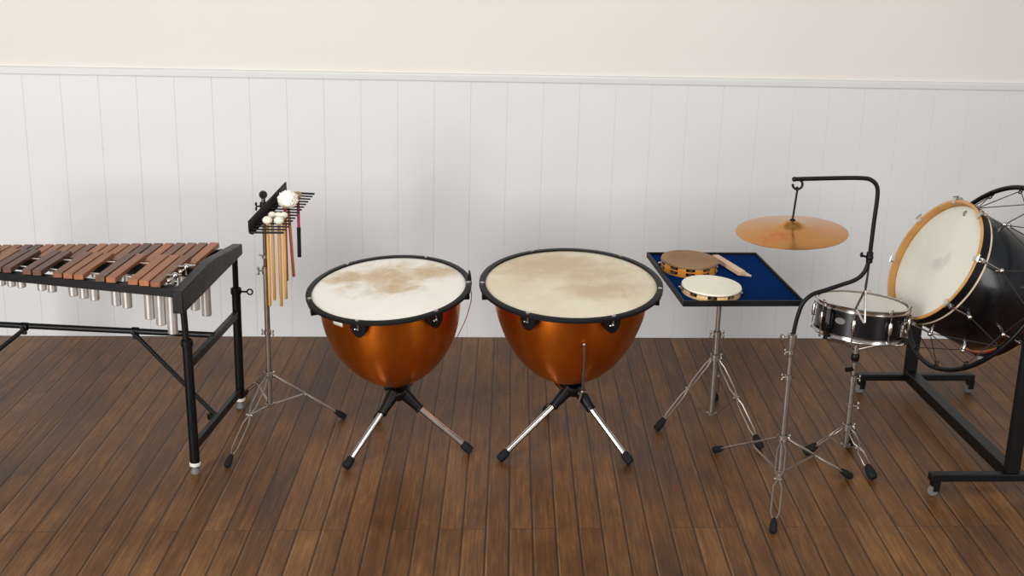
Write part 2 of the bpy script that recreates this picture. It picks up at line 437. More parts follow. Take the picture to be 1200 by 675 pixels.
# legs
def xleg(a, v, ztop, zc, lean):
    m = MB(); m.cyl((a+lean, v, ztop), (a+lean*.5, v, zc-.05), .0115, 16); leg = m.build('leg', M['black'], **XL)
    m = MB(); m.cyl((a+lean*.5, v, zc), (a, v, .042), .0175, 20); m.lathe([(.0175, -.012), (.0215, -.01), (.0215, .012), (.0175, .014)], 20, Matrix.Translation((a+lean*.5, v, zc)))
    m.build('lower_tube', M['black'], leg, world=False)
    m = MB(); m.lathe([(.0182, -.006), (.020, -.004), (.020, .006), (.0182, .008)], 20, Matrix.Translation((a, v, .040)))
    m.build('collar', M['white'], leg, world=False)
    m = MB(); m.lathe([(0, .034), (.011, .034), (.013, .022), (.016, .018), (.017, .006), (.013, 0), (0, 0)], 20, Matrix.Translation((a, v, 0)))
    m.build('rubber_foot', M['wheel'], leg, world=False); return leg
FV, RV = -.318, .316
fl = xleg(.006, FV, .64, .502, -.014); rl = xleg(.0, RV, .66, .504, .0)
xleg(aL, accf(aL)-.005, .64, .502, 0); xleg(aL, natb(aL)+.005, .66, .504, 0)
# eye-bolts on the height clamps
m = MB(); m.cyl((.012, RV, .503), (.045, RV, .503), .004, 10)
m.tube([(.056+.011*math.cos(q), RV, .503+.011*math.sin(q)) for q in [2*PI*k/20 for k in range(20)]], .0032, 8, closed=True)
m.build('eye_bolt', M['black'], rl, world=False)
def flatbar(name, p, q, w, h, parent=xy):
    m = MB(); Mx = along(p, q); L = (V(q)-V(p)).length; m.box((0, 0, L/2), (w, h, L), Mx); return m.build(name, M['black'], parent, world=False, bevel=.002)
for a, f0, f1 in ((.0, FV, RV), (aL, accf(aL), natb(aL))):
    flatbar('crossbar', (a, f0+.01, .418), (a, f1-.01, .410), .020, .030)
    flatbar('crossbar', (a, f0+.01, .100), (a, f1-.01, .078), .020, .032)
MVR, MVL = .0, .02
m = MB(); m.tube([(aL, MVL, .425), (.0, MVR, .425)], .0115, 16); lt = m.build('long_brace_tube', M['black'], **XL)
for a in (-.305, -.735):
    m = MB(); m.lathe([(.0115, -.014), (.016, -.012), (.016, .012), (.0115, .014)], 18, along((a, .005, .425), (a+.02, .005, .425))); m.cyl((a, -.02, .425), (a, .02, .425), .007, 10); m.box((a, .0, .41), (.016, .012, .03))
    m.build('tube_clamp', M['black'], lt, world=False)
for (a0, a1) in ((-.305, -.005), (-.735, aL+.005)):
    m = MB(); m.cyl((a0, .0, .415), (a1, .0, .095), .0085, 12); br = m.build('diagonal_brace', M['black'], **XL)
    m = MB(); m.lathe([(.012, -.018), (.024, -.016), (.024, .004), (.012, .006)], 20, Matrix.Translation((a1-.012*(1 if a1 > -.5 else -1), 0, .102))); m.build('brace_socket', M['black'], br, world=False)

# ------------------------------------------------------------------ stands
def double_leg(root, hub, foot, gap=.0135, rod=.0033, fr=.0125, fl=.044, mat='nickel', r0=.012):
    hub, foot = V(hub), V(foot); d = foot-hub; dirn = d.normalized(); side = d.cross(V((0, 0, 1))).normalized()
    rad = V((d.x, d.y, 0)).normalized()
    st = hub+rad*r0; tip = foot+V((0, 0, .012))-dirn*.0; ax = (st-tip).normalized(); en = tip+ax*(fl*.8)
    prof = [(0, .35), (.06, .45), (.13, 1), (.40, 1), (.47, .35), (.53, .35), (.60, 1), (.90, 1), (.97, .4), (1, .35)]
    m = MB()
    for s in (-1, 1): m.tube([st.lerp(en, t)+side*s*gap*g for t, g in prof], rod, 8)
    mid = st.lerp(en, .5); m.cyl(mid-side*.012, mid+side*.012, .0035, 8); m.ball(mid+side*.012, .0055, 8); m.box((0, 0, 0), (.016, .010, .022), frame(ax, st))
    leg = m.build('leg', M[mat], root)
    m = MB(); base = foot.copy(); base.z = 0
    tip0 = tip+ax*.002
    m.lathe([(0, -.010), (fr*.75, -.009), (fr, -.001), (fr*1.02, fl*.35), (fr*.8, fl*.8), (fr*.55, fl), (0, fl)], 18, frame(ax, tip0))
    zmin = min(v.co.z for v in m.bm.verts)
    for v in m.bm.verts: v.co.z -= zmin*max(0, 1-(v.co.z-zmin)/.05) if zmin != 0 else 0
    m.build('rubber_foot', M['rubber'], leg)
    return leg, mid
def wing(m, p, d, s=1.):   # a wing bolt standing off a collar
    p, d = V(p), V(d).normalized(); e = p+d*.028*s
    m.cyl(p, e, .0035*s, 8)
    u = V((0, 0, 1)); 
    m.ball(e+u*.009*s, .0065*s, 10, (.7, .7, 1.25)); m.ball(e-u*.009*s, .0065*s, 10, (.7, .7, 1.25))
def collar(m, c, r, h=.02, ear=None):
    m.lathe([(r*.8, -h/2), (r, -h/2+.002), (r, h/2-.002), (r*.8, h/2)], 18, Matrix.Translation(V(c)), closed=True)
    if ear is not None: wing(m, c, ear)
def clamp(root, c, r, h=.02, ears=(), s=1., mat='nickel', name='height_clamp'):
    m = MB(); collar(m, c, r, h)
    for e in ears: wing(m, c, e, s)
    return m.build(name, M[mat], root)
def tripod(root, c, hubz, colz, feet, pole_r, mat='nickel', **kw):
    c = V(c); feet = [V((f[0], f[1], 0)) for f in feet]; m = MB(); collar(m, (c.x, c.y, hubz), pole_r+.009, .028); col_ = MB(); collar(col_, (c.x, c.y, colz), pole_r+.007, .012)
    for f in feet:
        d = (f-c); d.z = 0; d.normalize(); m.box((0, 0, .012), (.012, .018, .012), frame(d, (c.x, c.y, hubz)))
        col_.box((0, 0, .013), (.010, .010, .014), frame(d, (c.x, c.y, colz)))
    wing(m, (c.x, c.y, hubz+.006), (.8, -.5, 0), .9)
    m.build('tripod_hub', M[mat], root); col_.build('brace_collar', M[mat], root)
    for f in feet:
        leg, mid = double_leg(root, (c.x, c.y, hubz), (f[0], f[1], 0), mat=mat, **kw)
        d = (f-c); d.z = 0; d.normalize(); a = V((c.x, c.y, colz))+d*(pole_r+.012)
        m = MB(); side = d.cross(V((0, 0, 1))); Mx = along(a, mid); L = (mid-a).length; m.box((0, 0, L/2), (.009, .0025, L), Mx)
        m.build('leg_brace', M[mat], leg)

# --- mallet rack stand
PC = V((-.622, 4.650, 0))
ms = thing('mallet_rack_stand', 'slim metal tripod stand with small black slatted mallet tray beside xylophone', 'stand', PC)
m = MB(); m.cyl((PC.x, PC.y, .10), (PC.x, PC.y, .655), .0105, 16); m.build('pole', M['nickel'], ms)
m = MB(); m.cyl((PC.x, PC.y, .60), (PC.x, PC.y, .935), .0075, 14); up = m.build('upper_pole', M['darknickel'], ms)
clamp(ms, (PC.x, PC.y, .655), .0145, .03, [(-1, -.4, 0)]); clamp(ms, (PC.x, PC.y, .405), .0145, .02, [(1, -.3, 0), (-1, .3, 0)], .8)
m = MB(); collar(m, (PC.x, PC.y, .708), .012, .014); m.cyl((PC.x, PC.y, .708), (PC.x-.022, PC.y-.004, .716), .003, 8); m.build('memory_lock', M['nickel'], ms)
tripod(ms, PC, .232, .108, [(-.737, 4.292), (-.342, 4.756), (-.776, 5.015)], .0105, rod=.0028, gap=.0115)
FL, FR, BL, BR = V((-.652, 4.45, .857)), V((-.526, 4.45, .857)), V((-.557, 4.82, .925)), V((-.447, 4.82, .919))
dv = (BL-FL).normalized(); du = ((FR-FL)-(FR-FL).dot(dv)*dv).normalized(); dn = du.cross(dv)
if dn.z < 0: dn = -dn
Lr = (BL-FL).length
m = MB()   # upright side plate, rolled under at its foot
P = [(0, -.004), (.004, -.010), (.016, -.012), (.016, -.008), (.006, -.006), (.004, .0), (.004, .038), (0, .040)]
Mx = Matrix((du, dn, dv)).transposed().to_4x4(); Mx.translation = FL
m.prism(P, 0, Lr, Mx)
m.build('side_plate', M['black'], ms, smooth=20)
NS = 15
for i in range(NS):
    t = i/(NS-1); a = FL.lerp(BL, t)+du*.004-dn*.004; b = FR.lerp(BR, t)-dn*.004
    m = MB(); m.tube([a, b], .0032 if 0 < i < NS-1 else .0042, 8); m.build('slat', M['black'], ms)
# clamp between pole and plate
pm = FL.lerp(BL, .52); m = MB(); collar(m, (PC.x, PC.y, .905), .014, .03); m.cyl((PC.x, PC.y, .905), pm-dn*.002, .006, 10)
wing(m, (PC.x, PC.y, .905), (-1, -.35, 0), 1.0); m.cyl((PC.x, PC.y, .92), (PC.x, PC.y, .945), .007, 12)
m.lathe([(.0, -.011), (.013, -.010), (.016, 0), (.013, .010), (0, .011)], 18, frame((.3, -1, .2), (PC.x, PC.y, .948)))
m.build('tray_clamp', M['black'], ms)

# --- mallets hanging head-up through the slats
def rack(t, s, h=0.): return FL.lerp(BL, t)+(FR.lerp(BR, t)-FL.lerp(BL, t))*s+dn*h
def mallet(t, s, hr, length, mats, label, lean=(0, 0), grip=None, headh=1., sr=.0058, group=None):
    p = rack(t, s, 0); c = p+V((0, 0, hr*headh*.72+.003)); e = c+V((lean[0], lean[1], -length))
    o = thing('mallet', label, 'mallet', e, 0, group)
    m = MB(); m.tube([c, c.lerp(e, .5), e+V((0, 0, .003)), e], [sr, sr, sr, sr*.6], 10); m.build('shaft', M[mats[1]], o)
    if grip:
        m = MB(); m.cyl(c.lerp(e, grip), e-V((0, 0, .001)), sr+.0018, 12); m.build('grip', M['rubber'], o)
    return o, c
def yarnball(o, c, r, mat, sc=(1, 1, .9)):
    m = MB(); m.ball(c, r, 20, sc)
    for v in m.bm.verts: v.co += (v.co-c).normalized()*random.uniform(-.02, .03)*r
    m.build('head', M[mat], o)
for (t, s, r, L, lab) in ((.179, .35, .0155, .330, 'yellow rattan mallet with round cream head, left one of the front pair in rack'),
                          (.179, .69, .0155, .330, 'yellow rattan mallet with round cream head, right one of the front pair in rack'),
                          (.321, .335, .0125, .330, 'yellow rattan mallet with small cream head, left of three in the second row of rack'),
                          (.321, .53, .0120, .31, 'rattan mallet with small cream head, middle of three in the second row of rack'),
                          (.321, .69, .0125, .325, 'rattan mallet with small cream head, right of three in the second row of rack')):
    o, c = mallet(t, s, r, L, ('yarn', 'rattan'), lab, group='rattan mallets in the rack'); yarnball(o, c, r*1.05, 'yarn', (1.12, 1.12, .92))
o, c = mallet(.536, .50, .014, .292, ('redstick', 'redstick'), 'dark red thin mallet hanging through the rack between yellow sticks and orange stick'); yarnball(o, c, .010, 'tanyarn')
o, c = mallet(.821, .62, .018, .245, ('tanyarn', 'pinkstick'), 'magenta mallet with black grip and tan head, rightmost in rack', grip=.52); yarnball(o, c, .015, 'tanyarn')
o, c = mallet(.607, .52, .036, .30, ('wool', 'orangestick'), 'orange-brown stick with large fluffy white fleece head on top of rack', lean=(.016, -.012), sr=.006)
m = MB(); me = m.bm; bmesh.ops.create_icosphere(me, subdivisions=5, radius=.037, matrix=Matrix.Translation(c))
from mathutils import noise as mn
for v in me.verts:
    d = (v.co-c).normalized(); v.co += d*(.006*mn.noise(d*4)+.0045*mn.noise(d*11)+.002*mn.noise(d*28)+random.uniform(-.0004, .0004)); v.co.z = c.z+(v.co.z-c.z)*.92
hd = m.build('head', M['wool'], o, smooth=180)

# ------------------------------------------------------------------ timpani
def timpani(name, label, c, n, Rh, Ro, prof, head, bowl, hubc, feet, lugs, seed, extra):
    base = V((hubc[0], hubc[1], 0)); o = thing('timpani', label, 'timpani', base)
    F = frame(n, c, (0, 1, 0)); F = Matrix((V((1, 0, 0)), V((0, 1, 0)), V((0, 0, 1)))).transposed().to_4x4()
    nz = V(n).normalized(); ex = (V((1, 0, 0))-nz*nz.x).normalized(); ey = nz.cross(ex)
    F = Matrix((ex, ey, nz)).transposed().to_4x4(); F.translation = V(c)
    m = MB(); m.lathe(prof, 96, F); b = m.build('bowl', M[bowl], o)
    # head: skin over the bearing edge. Own local axes carry the stains.
    m = MB(); m.lathe([(0, .0), (Rh*.5, .0), (Rh*.94, .0), (Rh, -.0015), (Rh+.010, -.007)], 96)
    hd = m.build('head', M[head], o, world=False); hd.matrix_local = RM[o.name].inverted() @ F
    m = MB(); m.lathe([(Rh+.003, -.010), (Rh+.004, .003), (Rh+.006, .0045), (Ro-.003, .0035), (Ro, .001), (Ro, -.008), (Ro-.003, -.010)], 96, F, closed=True)
    hp = m.build('hoop', M['blackmatte'], o)
    m = MB(); rb = prof[0][0]; m.lathe([(rb+.0006, -.010), (rb+.016, -.010), (rb+.012, -.018), (rb+.0006, -.022)], 96, F, closed=True); m.build('rim_flange', M['black'], o)
    for k, a in enumerate(lugs):
        a = math.radians(a); ca, sa = math.cos(a), math.sin(a)
        W = F @ Matrix.Rotation(a, 4, 'Z')
        m = MB()   # half-round casting hanging below the hoop
        P = [(.031*math.cos(q), -.011-.052*math.sin(q)) for q in [PI*i/12 for i in range(13)]]
        L_ = W @ Matrix(((0, 0, 1, 0), (1, 0, 0, 0), (0, 1, 0, 0), (0, 0, 0, 1)))
        m.prism(P, rb-.014, Ro-.010, L_)
        lg = m.build('tension_lug', M['black'], o, bevel=.002)
        m = MB(); t = W @ V((Ro-.011, .0, 0)); u = nz
        m.cyl(t-u*.034, t+u*.007, .0034, 10); m.lathe([(0, .003), (.008, .003), (.008, .007), (.005, .009), (0, .009)], 12, W @ Matrix.Translation((Ro-.011, 0, 0)))
        m.cyl(W @ V((Ro-.009, -.012, -.030)), W @ V((Ro-.009, .002, -.030)), .0028, 8); m.ball(W @ V((Ro-.009, -.012, -.030)), .0045, 10)
        m.build('tension_bolt', M['chrome'], lg)
    # tripod: hub casting with three sockets, chrome legs, rubber tips
    hz = hubc[2]; H = V(hubc); bot = F @ V((0, 0, prof[-1][1]))
    m = MB(); m.lathe([(0, .020), (.040, .019), (.045, .012), (.040, -.004), (.028, -.018), (0, -.022)], 28, Matrix.Translation((H.x, H.y, hz)))
    m.cyl((H.x, H.y, hz+.01), bot+V((0, 0, .008)), .045, 24, .058)
    legs = []
    for f in feet:
        f = V((f[0], f[1], 0)); d = V((f.x-H.x, f.y-H.y, 0)).normalized(); s = H+d*.02; tip = V((f.x, f.y, .018)); ax = (tip-s).normalized(); m.cyl(s+V((0, 0, .010)), s+ax*.085, .026, 18, .0165); m.lathe([(.0165, 0), (.019, .002), (.019, .012), (.0165, .014)], 18, along(s+ax*.075, tip))
        legs.append((s+ax*.06, tip, ax))
    hub = m.build('hub', M['black'], o, bevel=.0)
    for s, tip, ax in legs:
        m = MB(); m.cyl(s, tip-ax*.012, .0112, 18); lg = m.build('leg', M['chrome'], o)
        m = MB(); m.lathe([(0, .036), (.0125, .036), (.0160, .030), (.0172, .008), (.0155, -.008), (0, -.012)], 18, frame(-ax, tip)); zm = min(v.co.z for v in m.bm.verts)
        for v in m.bm.verts: v.co.z -= zm*max(0, 1-(v.co.z-zm)/.05)
        m.build('rubber_tip', M['rubber'], lg)
    # small bright struts from the hub up to the bowl
    for sg in extra['struts']:
        m = MB(); a = math.radians(sg); d = V((math.cos(a), math.sin(a), 0)); p0 = V((H.x, H.y, hz+.012))+d*.05
        rr = extra['sr']; hh = extra['sh']; p1 = F @ V((math.cos(a)*rr, math.sin(a)*rr, hh)); m.cyl(p0, p1, .0032, 8); m.build('bowl_strut', M['chrome'], o)
    return o, F, hub, b
P1 = [(.262, -.012), (.263, -.05), (.2595, -.10), (.251, -.15), (.236, -.20), (.214, -.245), (.186, -.287), (.153, -.324), (.115, -.356), (.074, -.383), (.04, -.399), (0, -.407)]
t1, F1, hub1, b1 = timpani('timpani', 'smaller copper kettledrum on left with stained white head and brown patch', (-.150, 4.491, .636), (-.076, -.129, .989), .2827, .3075, P1, 'skin1', 'copper1',
    (-.118, 4.478, .218), [(-.300, 4.270), (.156, 4.412), (-.205, 4.730)], (-167, -110, -54, -2, 62, 125), 0, dict(struts=(-95, 20), sr=.055, sh=-.383))
P2 = [(.290, -.012), (.290, -.03), (.287, -.07), (.280, -.11), (.268, -.150), (.246, -.210), (.220, -.258), (.190, -.302), (.152, -.342), (.110, -.372), (.062, -.394), (.03, -.400), (0, -.402)]
t2, F2, hub2, b2 = timpani('timpani', 'larger copper kettledrum on right with evenly yellowed cream head', (.528, 4.479, .663), (-.017, -.121, .993), .316, .343, P2, 'skin2', 'copper2',
    (.553, 4.475, .236), [(.272, 4.336), (.754, 4.306), (.486, 4.815)], (-179, -123, -69, -13, 48, 112), 1, dict(struts=(-150, -40), sr=.062, sh=-.394))
# paper label on the smaller bowl, tuning-gauge tab and its wire
a0, a1, z0, z1 = math.radians(-139), math.radians(-128), -.052, -.036
m = MB(); vs = []; fs = []
for k in range(7):
    a = a0+(a1-a0)*k/6
    for z, r in ((z0, .2635), (z1, .2640)): vs.append(F1 @ V((r*math.cos(a), r*math.sin(a), z)))
for k in range(6): fs.append((2*k, 2*k+2, 2*k+3, 2*k+1))
m._add(vs, fs); st = m.build('paper_label', M['white'], b1); sd = st.modifiers.new('t', 'SOLIDIFY'); sd.thickness = .0008; st['label'] = 'small blank white paper label'
m = MB(); W = F1 @ Matrix.Rotation(math.radians(8), 4, 'Z'); m.hexa([W @ V(p) for p in ((.300, -.022, -.02), (.309, -.022, -.02), (.309, .022, -.02), (.300, .022, -.02), (.303, -.018, .022), (.308, -.018, .022), (.308, .004, .030), (.303, .004, .030))])
m.build('gauge_tab', M['black'], t1)
pts = [W @ V((.300, -.04, -.02)), W @ V((.300, -.05, -.06)), W @ V((.283, -.06, -.11)), W @ V((.258, -.07, -.16)), W @ V((.205, -.09, -.24))]
m = MB(); m.tube(curve(pts, 6), .0018, 6); m.build('gauge_wire', M['nickel'], t1)
# pedal-less tuning rod on the larger drum: hub crank up the front of the bowl
q0 = V((.590, 4.425, .240)); rodp = [V((.578, 4.400, .262)), V((.575, 4.366, .305)), V((.568, 4.304, .359)), V((.562, 4.259, .416)), V((.557, 4.230, .469)), V((.552, 4.210, .512))]
m = MB(); m.tube(curve(rodp, 4), .0055, 10); m.ball(rodp[-1], .0065, 10); rd = m.build('tuning_rod', M['nickel'], t2)
m = MB(); m.cyl((.578, 4.402, .262), (.566, 4.412, .205), .0045, 10); m.ball((.578, 4.401, .258), .008, 10); m.cyl((.578, 4.401, .258), (.600, 4.415, .248), .004, 8); m.build('rod_joint', M['nickel'], rd)

# ------------------------------------------------------------------ percussion tray table
TC = V((1.151, 4.697, .630))
TR = Matrix(((.997, -.076, .020), (.077, .995, -.057), (-.016, .058, .998)))
TM = TR.to_4x4(); TM.translation = TC
pc = V((1.143, 4.674, 0))
tt = thing('tray_table', 'square blue felt tray with black edge on metal tripod stand', 'table', pc)
w, d = .470, .578
m = MB(); m.box((0, 0, -.0155), (w-.004, d-.004, .008), TM); m.build('tray_base', M['blackmatte'], tt)
m = MB(); m.box((0, 0, -.0095), (w-.016, d-.016, .005), TM); m.build('felt_lining', M['felt'], tt)
for (cx, cy, sx, sy) in ((0, d/2-.004, w, .008), (0, -d/2+.004, w, .008), (w/2-.004, 0, .008, d-.016), (-w/2+.004, 0, .008, d-.016)):
    m = MB(); m.box((cx, cy, -.008), (sx, sy, .022), TM); m.build('tray_edge', M['blackmatte'], tt, bevel=.0012)
m = MB(); m.cyl((pc.x, pc.y, .055), (pc.x, pc.y, .40), .0125, 18); m.build('pole', M['nickel'], tt)
m = MB(); m.cyl((pc.x, pc.y, .38), (pc.x, pc.y, .606), .0095, 16); m.lathe([(.012, -.03), (.06, -.006), (.06, 0), (0, 0)], 24, frame(TR.col[2], V((pc.x, pc.y, .609)))); m.build('upper_pole', M['nickel'], tt)
clamp(tt, (pc.x, pc.y, .395), .0165, .03, [(-1, -.2, 0), (1, .2, 0)])
tripod(tt, pc, .300, .058, [(.915, 4.626), (1.290, 4.440), (1.222, 4.945)], .0125, gap=.0125, fr=.0155, fl=.050)

def tambourine(label, cx, cy, R, h, framemat, headmat, rows, nslots, rot, yaw_studs):
    o = thing('tambourine', label, 'tambourine', TM @ V((cx, cy, -.007)))
    B = TM @ Matrix.Translation((cx, cy, -.0068))
    # wooden shell cut by slots: solid blocks between the slots, rings above and below
    m = MB(); ri = R-.007; step = 2*PI/nslots; sw = step*(.46 if rows == 1 else .52)
    zs = [0]
    if rows == 1: bands = [(0, h*.24), (h*.74, h)]; slots = [(h*.24, h*.74)]
    else: bands = [(0, h*.14), (h*.44, h*.54), (h*.84, h)]; slots = [(h*.14, h*.44), (h*.54, h*.84)]
    for z0, z1 in bands: m.lathe([(ri, z0), (R, z0), (R, z1), (ri, z1)], 72, B, closed=True)
    for j, (z0, z1) in enumerate(slots):
        for k in range(nslots):
            a0 = rot+k*step+sw/2+(step/2 if j else 0)*(0 if rows == 2 else 0); a1 = rot+(k+1)*step-sw/2
            n = 6; vs = []; fs = []
            for q in range(n+1):
                a = a0+(a1-a0)*q/n
                for r, z in ((ri, z0-.0004), (R, z0-.0004), (R, z1+.0004), (ri, z1+.0004)): vs.append((r*math.cos(a), r*math.sin(a), z))
            for q in range(n):
                for e in range(4): fs.append((4*q+e, 4*q+(e+1) % 4, 4*q+4+(e+1) % 4, 4*q+4+e))
            fs += [(0, 1, 2, 3), (4*n+3, 4*n+2, 4*n+1, 4*n)]
            m._add(vs, fs, B)
    m.build('frame', M[framemat], o)
    m = MB(); m.lathe([(0, h+.0012), (R*.9, h+.0012), (R+.0005, h+.0006), (R+.0012, h-.001), (R+.0012, h-.006)], 72)
    hd = m.build('head', M[headmat], o, world=False); hd.matrix_local = RM[o.name].inverted() @ B
    m = MB(); m.lathe([(R+.0004, h-.0085), (R+.0022, h-.0085), (R+.0022, h-.0055), (R+.0004, h-.0055)], 72, B, closed=True)
    for k in range(40):
        a = 2*PI*k/40; m.ball(B @ V(((R+.0018)*math.cos(a), (R+.0018)*math.sin(a), h-.007)), .0022, 6)
    m.build('tack_band', M['nickel'], o)
    for z0, z1 in slots:
        zc = (z0+z1)/2
        for k in range(nslots):
            a = rot+k*step; rr = R-.0035; rd = min(.0115 if rows == 1 else .0105, 99)
            m = MB(); W = B @ Matrix.Translation((rr*math.cos(a), rr*math.sin(a), zc))
            for s in (-1, 1): m.lathe([(0, s*.0022), (rd*.4, s*.0024), (rd*.6, s*.0010), (rd, s*.0006), (rd, s*.0002)], 16, W)
            m.cyl(W @ V((0, 0, -(z1-z0)/2-.001)), W @ V((0, 0, (z1-z0)/2+.001)), .0009, 6)
            m.build('jingle_pair', M['nickel'], o)
    m = MB()
    for a in yaw_studs:
        a = math.radians(a); p = B @ V(((R+.002)*math.cos(a), (R+.002)*math.sin(a), h*.55)); q = B @ V(((R+.010)*math.cos(a), (R+.010)*math.sin(a), h*.55)); m.cyl(p, q, .003, 8); m.ball(q, .0045, 10)
    if yaw_studs: m.build('tension_stud', M['chrome'], o)
    return o
tambourine('brown-headed tambourine with two rows of jingles at the back of the blue tray', -.109, .098, .111, .045, 'tamborange', 'tamskin', 2, 10, .1, (176, 2))
tambourine('white-headed tambourine with pale wooden frame at the front of the blue tray', -.094, -.168, .112, .030, 'tampale', 'tamhead', 1, 9, .28, (172, 12))
# slapstick: two hinged wooden slats lying behind the tambourines
sp = thing('slapstick', 'pale wooden slapstick of two slats lying on the blue felt', 'slapstick', TM @ V((.075, .095, -.007)))
def slat(name, p0, p1, wd, th, z, cut, m_='slat'):
    p0, p1 = V((*p0, 0)), V((*p1, 0)); dd = (p1-p0); L = dd.length; ang_ = math.atan2(dd.y, dd.x)-PI/2
    B = TM @ Matrix.Translation((p0.x, p0.y, z)) @ Matrix.Rotation(ang_, 4, 'Z')
    m = MB(); m.hexa([B @ V(p) for p in ((-wd/2, 0, 0), (wd/2, 0, 0), (wd/2, L+cut, 0), (-wd/2, L, 0), (-wd/2, 0, th), (wd/2, 0, th), (wd/2, L+cut, th), (-wd/2, L, th))])
    return m.build(name, M[m_], sp, bevel=.001)
slat('lower_slat', (.050, .215), (.106, .004), .036, .007, -.0068, -.022)
slat('upper_slat', (.032, .210), (.082, .004), .030, .018, .0005, .0)
m = MB(); m.cyl(TM @ V((.021, .203, .002)), TM @ V((.056, .212, .002)), .0055, 10); m.build('hinge', M['nickel'], sp)

# ------------------------------------------------------------------ cymbal stand, cymbal, triangle
CC = V((1.275, 4.117, 0))
cs = thing('cymbal_stand', 'metal tripod stand with tall black bent arm and hook overhead', 'stand', CC)
m = MB(); m.cyl((CC.x, CC.y, .06), (CC.x, CC.y, .425), .0110, 16); m.build('pole', M['nickel'], cs)
m = MB(); m.cyl((CC.x, CC.y, .40), (CC.x, CC.y, .53), .0085, 16); m.lathe([(.0090, .50), (.0135, .53), (.0165, .56), (.0165, .584), (.009, .588)], 20, Matrix.Translation((CC.x, CC.y, 0))); m.build('upper_pole', M['nickel'], cs)
clamp(cs, (CC.x, CC.y, .425), .015, .02, [(-1, -.2, 0)], .9); clamp(cs, (CC.x, CC.y, .520), .0145, .018, [(-1, -.2, 0)], .8)
m = MB(); m.cyl((CC.x-.012, CC.y, .574), (CC.x-.030, CC.y-.004, .574), .004, 10); m.lathe([(0, -.006), (.012, -.005), (.014, 0), (.012, .005), (0, .006)], 16, frame((-1, -.1, 0), (CC.x-.036, CC.y-.005, .574)))
m.build('thumb_screw', M['nickel'], cs)
tripod(cs, CC, .190, .062, [(1.158, 3.752), (1.105, 4.417), (1.560, 4.176)], .011, gap=.0145, fr=.0135, fl=.048)
arm = [(1.277, 4.117, .56), (1.281, 4.117, .61), (1.288, 4.116, .655), (1.301, 4.115, .700), (1.330, 4.113, .732), (1.375, 4.110, .750), (1.43, 4.107, .771), (1.470, 4.104, .787), (1.496, 4.102, .808), (1.510, 4.101, .838), (1.515, 4.100, .880), (1.517, 4.100, .99), (1.5195, 4.100, 1.085), (1.5135, 4.101, 1.123), (1.492, 4.102, 1.143), (1.462, 4.104, 1.1485), (1.39, 4.109, 1.147), (1.23, 4.120, 1.139)]
m = MB(); m.tube(curve(arm, 6), .0075, 12); armo = m.build('bent_arm', M['steelblack'], cs)
hx = V((1.2455, 4.119, 1.121)); hd_ = V((.9975, -.07, 0))
m = MB(); m.tube([V((1.238, 4.1195, 1.1395))]+[hx+hd_*(.0165*math.cos(q))+V((0, 0, .0165*math.sin(q))) for q in [math.radians(x) for x in range(95, -186, -20)]], .0042, 10); m.ball((1.233, 4.12, 1.139), .0088, 12); m.build('hook', M['steelblack'], armo)
m = MB(); p = V((1.5155, 4.100, .872)); m.ball(p, .0135, 14); m.lathe([(.008, -.02), (.0115, -.018), (.0115, .018), (.008, .02)], 16, Matrix.Translation(p)); m.cyl(p, p+V((-.030, -.01, .008)), .004, 8); m.ball(p+V((-.033, -.011, .012)), .006, 10, (1, 1, 1.6)); m.build('arm_clip', M['steelblack'], armo)
# cymbal hanging on a thin rod
cc = V((1.2395, 4.1195, .982)); cn = V((-.06, -.065, .998)).normalized()
cy = thing('cymbal', 'bronze cymbal hanging level from the hook of black arm', 'cymbal', cc)
R = .190
prof = [(0, .024), (.012, .0235), (.024, .020), (.034, .012), (.040, .008), (.06, .0045), (.10, -.002), (.145, -.009), (.18, -.015), (R, -.017), (R, -.0182), (.18, -.0164), (.145, -.0105), (.10, -.0035), (.06, .003), (.041, .0062), (.034, .0098), (.024, .018), (0, .022)]
m = MB(); m.lathe(prof, 96); cd = m.build('cymbal_disc', M['bronze'], cy, world=False); ex = V((1, 0, 0)); ex = (ex-cn*ex.dot(cn)).normalized(); ey = cn.cross(ex); CM = Matrix((ex, ey, cn)).transposed().to_4x4(); CM.translation = cc-V((0, 0, .01)); cd.matrix_local = RM[cy.name].inverted() @ CM
hb = hx-V((0, 0, .0165)); m = MB(); tp = cc+V((-.001, 0, .006))
m.tube([tp, hb-V((0, 0, .010))], .0036, 10); m.tube([hb+V((.0, .0085*math.cos(q), -.0005+.0085*math.sin(q))) for q in [2*PI*k/16 for k in range(16)]], .0024, 6, closed=True); m.lathe([(0, 0), (.010, 0), (.010, .003), (.006, .006), (0, .006)], 14, Matrix.Translation(cc+V((0, 0, .013)))); m.build('hanger', M['steelblack'], cy)
# triangle seen nearly edge-on, hanging from the clip by a dark loop
T0, T1_, T2_ = V((1.5135, 4.100, .757)), V((1.5085, 4.056, .642)), V((1.507, 4.158, .668))
tr = thing('triangle', 'small steel triangle hanging on a dark loop in front of snare drum', 'triangle', T1_)
m = MB(); pp = rounded([T2_+(T1_-T2_)*.10+(T0-T2_)*0, T1_, T0, T2_], .012, 5); m.tube(pp, .0042, 10); m.build('steel_rod', M['chrome'], tr)
m = MB(); lp = V((1.5155, 4.100, .861)); m.tube(curve([lp+V((-.0015, 0, 0)), lp+V((-.0015, 0, -.05)), T0+V((-.002, 0, .012)), T0+V((0, 0, -.010)), T0+V((.002, 0, .010)), lp+V((.0015, 0, -.05)), lp+V((.0015, 0, 0))], 5), .0026, 8); m.build('hanging_loop', M['darkcord'], tr)

